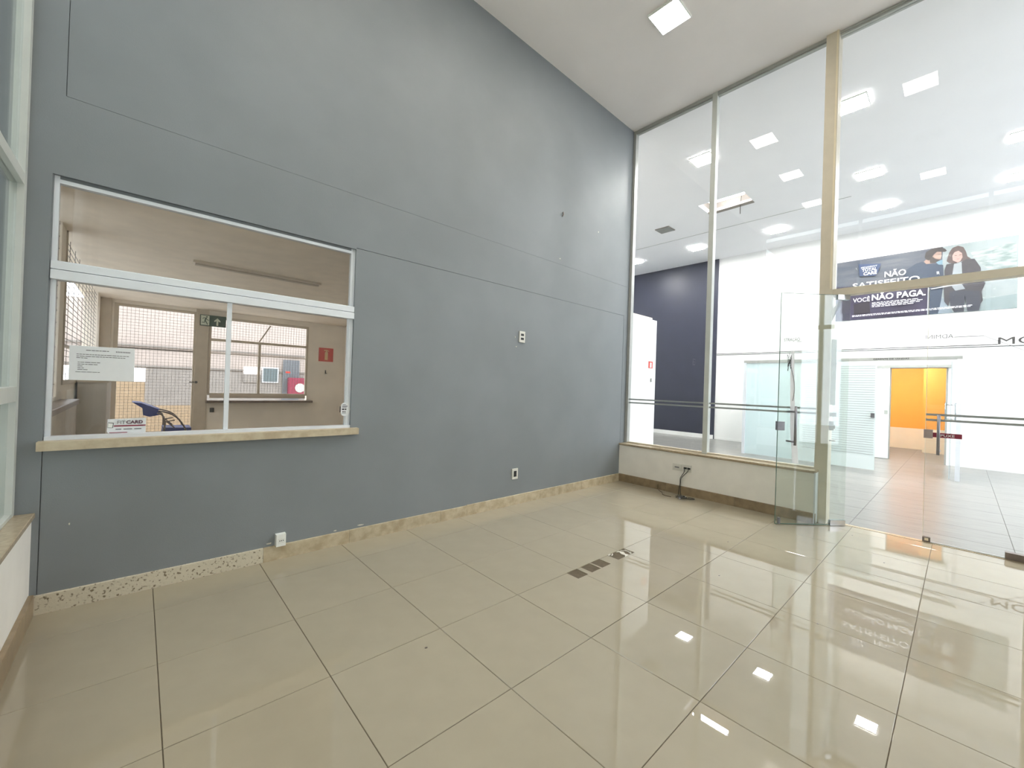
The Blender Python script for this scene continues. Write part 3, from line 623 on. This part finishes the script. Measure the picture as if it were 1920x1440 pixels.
# ------------------------------------------------------------------ banner on the far wall
BX = XF-.004
bn = thing('banner', 'wide printed banner with a man, a woman and white lettering high on the far wall', 'banner', (BX, -3.0, 4.0))
def bprint(name, pts, m, k, label=None):
    x = BX-.004-.0015*k
    o = MB().prism([(x, y, z) for y, z in pts], (-.002, 0, 0)).build(name, m, bn)
    if label: o['label'] = label
    return o
mb = MB().box(BX-.004, BX, -4.47, -1.60, 3.275, 4.735).build('panel', mat('banner_greyblue', (80, 84, 93), .5, 0, 2.2, rgb2=(57, 65, 79), stretch=(1, .5, 4)), bn)
mm = lambda n, c, **k: mat(n, c, .5, .04, 6, **k)
POLY = [
 ('background_print', [(-3.43,4.735),(-4.47,4.735),(-4.47,3.275),(-3.40,3.275)], mat('banner_pale', (140, 147, 149), .5, 0, 2.5, rgb2=(125, 135, 137))),
 ('window_print', [(-3.83,4.52),(-4.44,4.61),(-4.46,4.09),(-4.25,4.09),(-4.06,4.15),(-3.89,4.37)], mat('banner_blur', (153, 158, 157), .5, 0, 5, rgb2=(102, 116, 117), stretch=(1, 1, 3))),
 ('floor_print', [(-3.95,3.50),(-4.47,3.56),(-4.47,3.275),(-3.95,3.275)], mm('banner_floor', (120, 132, 135))),
 ('lower_panel_print', [(-1.60,4.14),(-3.22,3.93),(-3.22,3.275),(-1.60,3.275)], mat('banner_purple', (50, 46, 68), .5, 0, 1.5, rgb2=(35, 30, 49))),
 ('pale_floor_print', [(-3.23,3.64),(-3.46,3.60),(-3.60,3.276),(-3.23,3.276)], mm('banner_paleblue', (115, 127, 137))),
 ('man_print', [(-3.11,4.46),(-3.02,4.45),(-2.93,4.38),(-2.86,4.33),(-2.80,4.15),(-2.92,3.93),(-3.23,3.90),(-3.23,3.28),(-3.38,3.28),(-3.42,3.54),(-3.44,3.76),(-3.45,4.05),(-3.44,4.33),(-3.33,4.38),(-3.28,4.38)], mm('banner_sweater', (39, 52, 71))),
 ('man_face_print', [(-3.3,4.59),(-3.34,4.64),(-3.41,4.63),(-3.41,4.54),(-3.4,4.47),(-3.34,4.45),(-3.30,4.40),(-3.18,4.40),(-3.14,4.46),(-3.19,4.52),(-3.21,4.58)], mm('banner_skin', (140, 117, 106))),
 ('man_beard_print', [(-3.23,4.49),(-3.27,4.55),(-3.32,4.49),(-3.39,4.46),(-3.38,4.43),(-3.33,4.40),(-3.28,4.40),(-3.24,4.41)], mm('banner_beard', (57, 50, 51))),
 ('man_hair_print', [(-3.15,4.55),(-3.17,4.67),(-3.27,4.728),(-3.4,4.728),(-3.46,4.68),(-3.49,4.63),(-3.46,4.61),(-3.34,4.64),(-3.3,4.60),(-3.28,4.56),(-3.25,4.52),(-3.22,4.47),(-3.18,4.50)], mm('banner_hair', (44, 39, 42))),
 ('blue_patch_print', [(-3.33,4.41),(-3.39,4.44),(-3.43,4.45),(-3.43,4.34),(-3.37,4.35)], mm('banner_lightblue', (99, 127, 142))),
 ('woman_hair_print', [(-3.5,4.46),(-3.52,4.57),(-3.57,4.67),(-3.65,4.70),(-3.73,4.65),(-3.77,4.54),(-3.79,4.44),(-3.84,4.39),(-3.75,4.36),(-3.6,4.33),(-3.53,4.35),(-3.49,4.40)], mm('banner_hair2', (71, 59, 59))),
 ('woman_face_print', [(-3.57,4.5),(-3.6,4.57),(-3.66,4.59),(-3.71,4.53),(-3.72,4.44),(-3.69,4.36),(-3.65,4.34),(-3.58,4.40)], mm('banner_skin2', (155, 127, 121))),
 ('woman_jacket_print', [(-3.58,4.34),(-3.49,4.33),(-3.46,4.2),(-3.47,3.93),(-3.46,3.75),(-3.47,3.53),(-3.53,3.42),(-3.58,3.65),(-3.62,3.72),(-3.88,3.70),(-3.99,3.42),(-4.02,3.48),(-4.0,3.67),(-4.05,3.84),(-3.99,3.93),(-3.98,4.17),(-3.89,4.37),(-3.78,4.39),(-3.69,4.33)], mm('banner_jacket', (46, 44, 51))),
 ('woman_trousers_print', [(-3.54,3.74),(-3.77,3.73),(-3.98,3.68),(-3.99,3.42),(-3.97,3.28),(-3.81,3.28),(-3.77,3.62),(-3.76,3.28),(-3.62,3.28),(-3.56,3.43)], mm('banner_trousers', (40, 44, 57))),
 ('woman_shirt_print', [(-3.6,4.32),(-3.71,4.33),(-3.72,4.09),(-3.71,3.89),(-3.77,3.76),(-3.63,3.74),(-3.58,3.83),(-3.58,4.11)], mm('banner_shirt', (127, 133, 138))),
 ('tablet_print', [(-3.26,3.84),(-3.7,3.90),(-3.76,3.89),(-3.74,3.865),(-3.27,3.82)], mm('banner_tablet', (152, 154, 157))),
 ('smudge_print', [(-1.95,3.66),(-2.24,3.70),(-2.26,3.42),(-1.96,3.40)], mm('banner_dark', (30, 25, 35))),
 ('eyes_print', [(-3.395,4.575),(-3.355,4.575),(-3.355,4.565),(-3.395,4.565)], mm('banner_eye', (61, 52, 54))),
 ('eyes_print', [(-3.605,4.50),(-3.64,4.495),(-3.64,4.485),(-3.605,4.49)], mm('banner_eye2', (79, 58, 58))),
 ('eyes_print', [(-3.67,4.495),(-3.705,4.50),(-3.705,4.49),(-3.67,4.485)], mm('banner_eye3', (79, 58, 58))),
 ('mouth_print', [(-3.635,4.415),(-3.675,4.415),(-3.67,4.403),(-3.64,4.403)], mm('banner_lip', (154, 96, 95))),
 ('parted_hair_print', [(-3.55,4.55),(-3.60,4.63),(-3.67,4.60),(-3.72,4.52),(-3.70,4.63),(-3.64,4.67),(-3.58,4.65)], mm('banner_hair3', (70, 58, 58))),
 ('split_line', [(-3.215,3.94),(-3.232,3.94),(-3.232,3.275),(-3.215,3.275)], mm('banner_line', (147, 150, 155))),
 ('logo_backing', [(-2.02,4.62),(-2.43,4.56),(-2.38,4.36),(-2.33,4.29),(-2.05,4.32)], mm('banner_blue', (44, 61, 95))),
 ('shirt_mark', [(-3.34,4.2),(-3.38,4.2),(-3.39,4.12),(-3.37,4.15),(-3.35,4.13)], mm('banner_mark', (153, 155, 158))),
]
for k, (nm, pts, m) in enumerate(POLY): bprint(nm, pts, m, k)
m_bt = mat('banner_white_ink', (240, 242, 246), .5, .01, 20)
TX = BX-.058
text('PEUGEOT', 'lettering', m_bt, bn, '-x', (TX, -2.075, 4.505), .29, .028)
text('TOTAL', 'lettering', m_bt, bn, '-x', (TX, -2.09, 4.415), .27, .075, bold=.02)
text('CARE', 'lettering', m_bt, bn, '-x', (TX, -2.12, 4.325), .24, .075, bold=.03)
text('NÃO', 'lettering', m_bt, bn, '-x', (TX, -2.50, 4.215), .36, .165, bold=.01)
text('SATISFEITO', 'lettering', m_bt, bn, '-x', (TX, -1.925, 4.03), 1.16, .13, bold=.01)
text('VOCÊ', 'lettering', m_bt, bn, '-x', (TX, -1.94, 3.695), .31, .125)
text('NÃO PAGA.', 'lettering', m_bt, bn, '-x', (TX, -2.285, 3.70), .90, .175, bold=.02)
mb = MB()
for r, (z, e) in enumerate(((3.640, .72), (3.608, .84), (3.576, .80), (3.544, .70))):
    y = -2.29
    while y > -2.29-e:
        w = random.uniform(.03, .10); mb.box(TX, TX-.002, y-w, y, z, z+.012); y -= w+.018
for z in (3.372, 3.348):
    y = -1.93
    while y > -3.85:
        w = random.uniform(.02, .07); mb.box(TX, TX-.002, y-w, y, z+(y+1.93)*-.012, z+.010+(y+1.93)*-.012); y -= w+.012
mb.build('fine_print', m_bt, bn, kind='stuff')

# ------------------------------------------------------------------ wall lettering of the hall
wl = thing('wall_lettering', 'large dark grey raised letters with two long thin lines along the far wall', 'lettering', (XF, -4.2, 2.56))
MB().box(XF-.006, XF, -4.235, -2.0, 2.554, 2.569).box(XF-.006, XF, -2.0, 1.23, 2.554, 2.569).build('upper_line', m_letter, wl)
MB().box(XF-.006, XF, -8.0, 1.23, 2.518, 2.533).build('lower_line', m_letter, wl)
text('MOTORS', 'lettering', m_letter, wl, '-x', (XF-.001, -4.238, 2.562), 1.36, .145, depth=.006)
wl = thing('wall_lettering', 'small thin grey lettering on the far wall, seen through the open glass door', 'lettering', (XF, -.7, 2.86))
text('STRAÇÃO', 'lettering', m_letter, wl, '-x', (XF-.001, -.505, 2.815), .36, .13, depth=.005)
MB().box(XF-.005, XF, -1.0, -.80, 2.815, 2.825).build('underline', m_letter, wl)
wl = thing('wall_lettering', 'mirrored reflection of thin grey lettering and a bent line, built as letters left of the large ones', 'lettering', (XF, -3.4, 2.76))
text('ADMINI', 'lettering', m_lthin, wl, '-x', (XF-.001, -3.20, 2.735), .42, .085, mirror=True, depth=.005)  # reflection in the door glass, modelled as solid letters on the wall
MB().box(XF-.005, XF, -4.05, -3.63, 2.745, 2.757).hexa([(XF-.005, -4.05, 2.745), (XF-.005, -4.05, 2.753), (XF-.005, -4.62, 2.403), (XF-.005, -4.62, 2.395)], [(XF, -4.05, 2.745), (XF, -4.05, 2.753), (XF, -4.62, 2.403), (XF, -4.62, 2.395)]).build('bent_line', m_lthin, wl)

# ------------------------------------------------------------------ glass cubicle in front of the far wall
XC = 10.40
cub = thing('glass_cubicle', 'glass walled office cubicle with white aluminium frame in front of the far wall', 'cubicle', (XC, -2.0, 0))
for y in (-.37, -3.765): MB().box(XC-.03, XC+.03, y, y+.06, 0, 2.115).build('frame_post', m_alu, cub)
MB().box(XC-.03, XC+.03, -3.765, -.31, 2.115, 2.17).box(XC-.032, XC+.0, -3.70, -.37, 2.105, 2.115).build('top_rail', m_alu_grey, cub)
MB().box(XC-.003, XC+.003, -1.30, -.37, .01, 2.11).build('fixed_pane', m_gcyan, cub)
MB().box(XC-.003, XC+.003, -2.16, -1.31, .01, 2.11).build('fixed_pane', m_gstripe, cub)
MB().box(XC-.055, XC-.047, -2.66, -1.95, .01, 2.10).build('sliding_pane', m_gstripe, cub)
mb = MB()
for k in range(38): mb.box(XC-.060, XC-.0555, -2.64, -1.50, .30+k*.046, .306+k*.046)
mb.build('film_stripe', m_film, cub, kind='stuff')
mb = MB().box(XC-.08, XC-.02, -2.645, -2.59, 1.01, 1.10).build('lock', m_steel, cub)
MB().box(XC, XF-.05, -.335, -.328, .01, 2.11).build('side_pane', m_gcyan, cub)
MB().box(XC+.02, XC+1.45, -3.640, -3.632, .02, 2.10).build('open_door_pane', m_gcyan, cub)
MB().tube([(XC+.9, -3.56, 1.0), (XC+.9, -3.56, 1.35)], .012, 8).tube([(XC+.9, -3.69, 1.0), (XC+.9, -3.69, 1.35)], .012, 8).tube([(XC+.9, -3.69, 1.04), (XC+.9, -3.56, 1.04)], .010, 6).tube([(XC+.9, -3.69, 1.31), (XC+.9, -3.56, 1.31)], .010, 6).build('door_handle', m_chrome, cub, True)
text('GERENTE DE VENDAS', 'lettering', m_letter, cub, '-x', (XC-.0305, -2.60, 2.125), .50, .030)
dr = struct('door_3', (XF-.04, -2.5, 0))
MB().box(XF-.06, XF-.02, -2.64, -2.15, .01, 2.10).build('sliding_leaf', m_white, dr)
MB().box(XF-.075, XF-.06, -2.62, -2.56, 1.03, 1.12).build('lock', m_alu_grey, dr)
smesh(MB().box(XF-.07, XF-.01, -3.60, -2.1, 2.10, 2.16), 'trim_4', m_alu_grey)

# ------------------------------------------------------------------ office behind the service window
smesh(MB().box(-.8, 6.5, -.10, 5.8, 2.6, 2.66), 'ceiling', m_officec)
root = struct('wall_office_left')
(MB().box(-.75, -.60, -.10, .45, 0, 2.6).box(-.75, -.60, 1.18, 1.46, 0, 2.6).box(-.75, -.60, 5.05, 5.6, 0, 2.6)
 .box(-.75, -.60, .45, 1.18, 0, 1.18).box(-.75, -.60, 1.46, 5.05, 0, 1.27)).build('masonry', m_office, root)
MB().box(-.61, -.59, 1.46, 5.05, 1.27, 1.31).box(-.61, -.59, 1.46, 5.05, 1.60, 1.62).box(-.61, -.59, 1.44, 1.47, 1.27, 2.6).build('rail', m_frame, root)
def mesh_y(x, y0, y1, z0, z1, st=.055, r=.0028, sz=.054):
    r *= .7
    mb = MB(); y = y0
    while y < y1: mb.box(x-r, x+r, y-r, y+r, z0, z1); y += st
    z = z0
    while z < z1: mb.box(x-r, x+r, y0, y1, z-r, z+r); z += sz
    return mb
def mesh_x(y, x0, x1, z0, z1, st=.05, r=.0019):
    mb = MB(); x = x0
    while x < x1: mb.box(x-r, x+r, y-r, y+r, z0, z1); x += st
    z = z0
    while z < z1: mb.box(x0, x1, y-r, y+r, z-r, z+r); z += st
    return mb
mesh_y(-.615, 1.47, 5.05, 1.31, 2.6, .40).build('wire_mesh', m_wire, root, kind='stuff')
mesh_y(-.615, .45, 1.18, 1.18, 2.6, .14, .004, .10).build('wire_mesh', m_wire, root, kind='stuff')
root = struct('wall_office_back')
(MB().box(-.75, -.44, 5.6, 5.72, 0, 2.6).box(.645, .825, 5.6, 5.72, 0, 2.6).box(-.44, .645, 5.6, 5.72, 2.545, 2.6)
 .box(.825, 2.53, 5.6, 5.72, 0, .94).box(.825, 2.53, 5.6, 5.72, 2.5, 2.6).box(2.53, 3.4, 5.6, 5.72, 0, 2.6)).build('masonry', m_office, root)
MB().box(3.3, 3.42, -.10, 5.7, 0, 2.6).build('side_wall', m_office, root)
MB().box(.63, .815, 5.57, 5.60, 0, 2.6).box(-.60, -.47, 5.55, 5.60, 0, 2.6).build('pilaster', m_frame, root)
dr = struct('door_4', (.1, 5.6, 0))
MB().box(-.44, -.385, 5.60, 5.66, 0, 2.54).box(.600, .645, 5.60, 5.66, 0, 2.54).box(-.385, .60, 5.60, 5.66, 2.505, 2.54).build('frame', m_frame, dr)
MB().box(-.385, .60, 5.61, 5.63, 1.808, 1.828).build('mid_rail', m_wire, dr)
mesh_x(5.62, -.385, .60, 0, 2.505).build('wire_mesh', m_wire, dr, kind='stuff')
MB().disc((.655, 5.565, 1.27), .022, 'y', -.03, 12).box(.56, .70, 5.58, 5.60, 1.262, 1.278).build('bolt', m_cable, dr)
win = struct('window_6', (1.65, 5.6, 1.7))
MB().box(.825, .86, 5.59, 5.65, 1.04, 2.5).box(2.49, 2.53, 5.59, 5.65, 1.04, 2.5).box(.86, 2.49, 5.59, 5.65, 2.455, 2.5).box(.86, 2.49, 5.59, 5.65, 1.04, 1.075).build('frame', m_frame, win)
MB().box(.86, 2.49, 5.58, 5.65, 2.045, 2.09).box(1.62, 1.66, 5.58, 5.65, 1.075, 2.045).box(.86, 2.49, 5.60, 5.63, 1.81, 1.822).build('mullion', m_frame, win)
mesh_x(5.66, .86, 2.49, 1.075, 2.455).build('wire_mesh', m_wire, win, kind='stuff')
MB().hexa([(1.60, 5.50, 2.09), (1.625, 5.50, 2.09), (1.80, 5.45, 2.42), (1.775, 5.45, 2.42)], [(1.60, 5.52, 2.09), (1.625, 5.52, 2.09), (1.80, 5.47, 2.42), (1.775, 5.47, 2.42)]).build('stay_arm', m_frame, win)
MB().bevbox(.80, 2.60, 5.40, 5.60, .90, .945, .004).build('stone_sill', m_wood, win)
MB().box(.86, 2.49, 5.56, 5.60, .985, 1.04).build('lower_frame', m_frame, win)
MB().box(.875, .94, 5.585, 5.60, .72, .80).build('dark_socket', m_dark, root)

t = thing('exit_sign', 'dark green exit sign with running figure and up arrow above the mesh door post', 'exit sign', (.87, 5.55, 2.40))
MB().box(.680, 1.068, 5.545, 5.56, 2.305, 2.505).build('panel', m_green, t)
MB().box(.692, .815, 5.541, 5.545, 2.318, 2.492).build('symbol_field', m_signw, t)
mb = MB().disc((.777, 5.541, 2.468), .012, 'y', -.003, 12)
mb.tube([(.768, 5.5395, 2.448), (.75, 5.5395, 2.40)], .010, 6).tube([(.766, 5.5395, 2.446), (.730, 5.5395, 2.446), (.716, 5.5395, 2.428)], .005, 5).tube([(.766, 5.5395, 2.44), (.79, 5.5395, 2.412), (.81, 5.5395, 2.41)], .005, 5)
mb.tube([(.75, 5.5395, 2.40), (.745, 5.5395, 2.365), (.708, 5.5395, 2.365)], .006, 5).tube([(.755, 5.5395, 2.40), (.775, 5.5395, 2.36), (.79, 5.5395, 2.33)], .006, 5)
mb.build('running_figure', m_green, t)
MB().prism([(.922, 5.545, 2.325), (.950, 5.545, 2.325), (.950, 5.545, 2.41), (.975, 5.545, 2.39), (.985, 5.545, 2.41), (.937, 5.545, 2.462), (.885, 5.545, 2.41), (.895, 5.545, 2.388), (.922, 5.545, 2.41)], (0, -.003, 0)).build('arrow', m_signw, t)
t = thing('fire_sign', 'square red fire extinguisher sign on the back wall of the office', 'sign', (2.9, 5.6, 1.93))
MB().box(2.745, 3.045, 5.59, 5.60, 1.79, 2.085).build('panel', m_red, t)
(MB().box(2.868, 2.932, 5.587, 5.59, 1.825, 1.975).disc((2.90, 5.59, 1.975), .032, 'y', -.003, 14)
 .prism([(2.845, 5.59, 2.03), (2.86, 5.59, 2.045), (2.91, 5.59, 2.045), (2.955, 5.59, 2.02), (2.95, 5.59, 2.008), (2.91, 5.59, 2.022), (2.912, 5.59, 2.0), (2.89, 5.59, 2.0), (2.89, 5.59, 2.025), (2.86, 5.59, 2.022)], (0, -.003, 0))).build('extinguisher_symbol', m_sand, t)
tag(MB().box(2.888, 2.90, 5.57, 5.60, 1.53, 1.60).box(2.888, 2.92, 5.57, 5.60, 1.525, 1.54).build('wall_hook', m_cable, None), 'small dark hook under the square red sign in the office', 'hook')
t = thing('batten_light', 'long flat unlit batten light fixture on the office ceiling', 'light fixture', (.9, 1.72, 2.6))
MB().box(.28, 1.55, 1.66, 1.78, 2.575, 2.60).build('housing', mat('batten_paint', (226, 216, 200), .5, .03, 10), t)
MB().box(.30, 1.53, 1.69, 1.75, 2.560, 2.575).build('diffuser', mat('batten_diffuser', (196, 184, 166), .5, .03, 10), t)
# office counters
t = thing('office_counter', 'dark topped beige office counter along the left wall behind the service window', 'counter', (-.55, .6, 0))
MB().bevbox(-.598, -.485, -.09, 1.43, 1.11, 1.15, .004).build('top', m_wood, t)
MB().box(-.598, -.50, -.09, 1.40, 0, 1.11).build('panel', m_beige, t)
t = thing('office_cabinet', 'tall pale cabinet standing beyond the dark topped office counter', 'cabinet', (-.45, 2.9, 0))
MB().box(-.58, -.36, 2.45, 3.35, .05, 1.28).build('body', mat('pale_laminate', (206, 202, 196), .5, .03, 8), t)
MB().box(-.58, -.37, 2.5, 3.3, 0, .05).build('plinth', m_dark, t)
MB().box(-.585, -.35, 2.44, 3.36, 1.28, 1.31).build('top', m_frame, t)
# blue armchair
t = thing('armchair', 'blue armchair with a tubular frame, seen through the service window', 'chair', (.15, 4.3, 0))
MB().prism([(-.17, 4.08, .985), (-.08, 4.08, .975), (.125, 4.08, .88), (.13, 4.08, .80), (.02, 4.08, .775), (-.05, 4.08, .80), (-.06, 4.08, .90)], (0, .42, 0)).build('backrest', m_blue, t)
MB().hexa([(.17, 4.08, .50), (.50, 4.08, .50), (.50, 4.50, .50), (.17, 4.50, .50)], [(.17, 4.08, .615), (.50, 4.08, .60), (.50, 4.50, .60), (.17, 4.50, .615)]).build('seat', m_blue, t)
for y in (4.05, 4.53):
    MB().tube(smooth([(.11, y, .86), (.24, y, .82), (.34, y, .74), (.42, y, .60), (.44, y, .50)]), .011, 7).tube(smooth([(.10, y, .83), (.17, y, .78), (.19, y, .65), (.17, y, .50)]), .011, 7).build('armrest', m_tube, t, True)
    MB().tube([(.19, y, .70), (.30, y, .72)], .009, 6).tube([(.20, y, .71), (.30, y, .61)], .009, 6).build('brace', m_tube, t, True)
for (x, y) in ((.18, 4.07), (.18, 4.51), (.48, 4.07), (.48, 4.51)): MB().tube([(x, y, .51), (x, y, 0)], .012, 7).build('leg', m_tube, t, True)

# ------------------------------------------------------------------ outside, seen through mesh and west glass
root = struct('wall_outside_north')
MB().box(-6, 9, 9.5, 9.7, 1.53, 3.05).build('upper_cladding', m_outw, root)
MB().box(-6, 9, 9.44, 9.5, 2.05, 2.085).box(-6, 9, 9.44, 9.5, 1.56, 1.60).build('rail', m_outg, root)
MB().box(.0, 9, 9.46, 9.7, -.1, 1.53).build('lower_cladding', m_outg, root)
MB().box(-6, .0, 9.46, 9.7, -.1, 1.2).box(0, 1.3, 9.44, 9.46, -.1, .63).build('tan_dado', m_outt, root)
t = thing('wall_box', 'bright white backlit panel on the outside wall beyond the office window', 'panel', (2.2, 9.5, 1.58))
MB().box(2.0, 2.39, 9.42, 9.5, 1.48, 1.68).build('face', m_lit, t)
MB().box(1.99, 2.40, 9.43, 9.5, 1.25, 1.48).build('lower_part', m_outg, t)
t = thing('window_air_conditioner', 'grey blue glazed box beside the bright panel on the outside wall', 'window', (2.63, 9.5, 1.47))
MB().box(2.43, 2.84, 9.42, 9.5, 1.26, 1.69).build('frame', m_alu, t)
MB().box(2.46, 2.81, 9.40, 9.42, 1.29, 1.66).build('glass', mat('grey_blue_glass', (92, 104, 106), .5, .1, 3), t)
t = thing('outside_door', 'grey blue door on the outside wall beyond the office window', 'door', (3.16, 9.5, 1.0))
MB().box(2.95, 3.38, 9.41, 9.44, 0, 1.93).build('leaf', mat('grey_blue_door', (100, 104, 108), .4, .05, 4), t)
MB().box(3.02, 3.14, 9.405, 9.41, 1.55, 1.60).build('red_label', m_red, t)
t = thing('hose_cabinet', 'dark red cabinet with a round white sign outside beyond the office window', 'cabinet', (3.3, 9.4, 1.2))
MB().box(3.07, 3.54, 9.25, 9.39, .95, 1.42).build('body', m_magenta, t)
MB().disc((3.37, 9.25, 1.13), .13, 'y', -.01, 20).build('round_sign', m_signw, t)
smesh(MB().box(-3.3, -2.2, -9, 0.2, 5.7, 5.8), 'added_sky_blocker_west', m_outg)  # added slab out of view, keeps sky light off the west wall
t = lamp((14.3, -2.6, 2.9), 'added unseen square ceiling lamp that brightens the orange back room', g2, m_hl, .175)  # lamp added out of view to brighten the back room
root = struct('wall_outside_west')
MB().box(-3.2, -3.0, -9, 9.5, -.1, 5.6).build('masonry', m_slat, root)
for k in range(26):
    MB().box(-3.0, -2.97, -9, -.3, 2.55+k*.118, 2.55+k*.118+.10).build('cladding_slat', m_slat, root)
MB().box(-3.0, -2.97, -9, .5, 1.28, 2.5).build('grey_band', mat('grey_block', (170, 168, 156), .7, .08, 12), root)
MB().box(-3.0, -2.96, -9, 9.5, -.1, 1.25).build('pale_dado', mat('pale_blue_wall', (196, 204, 208), .5, .03, 4), root)
MB().box(-3.0, -2.98, .5, 9.5, 1.25, 5.0).build('white_band', m_white, root)
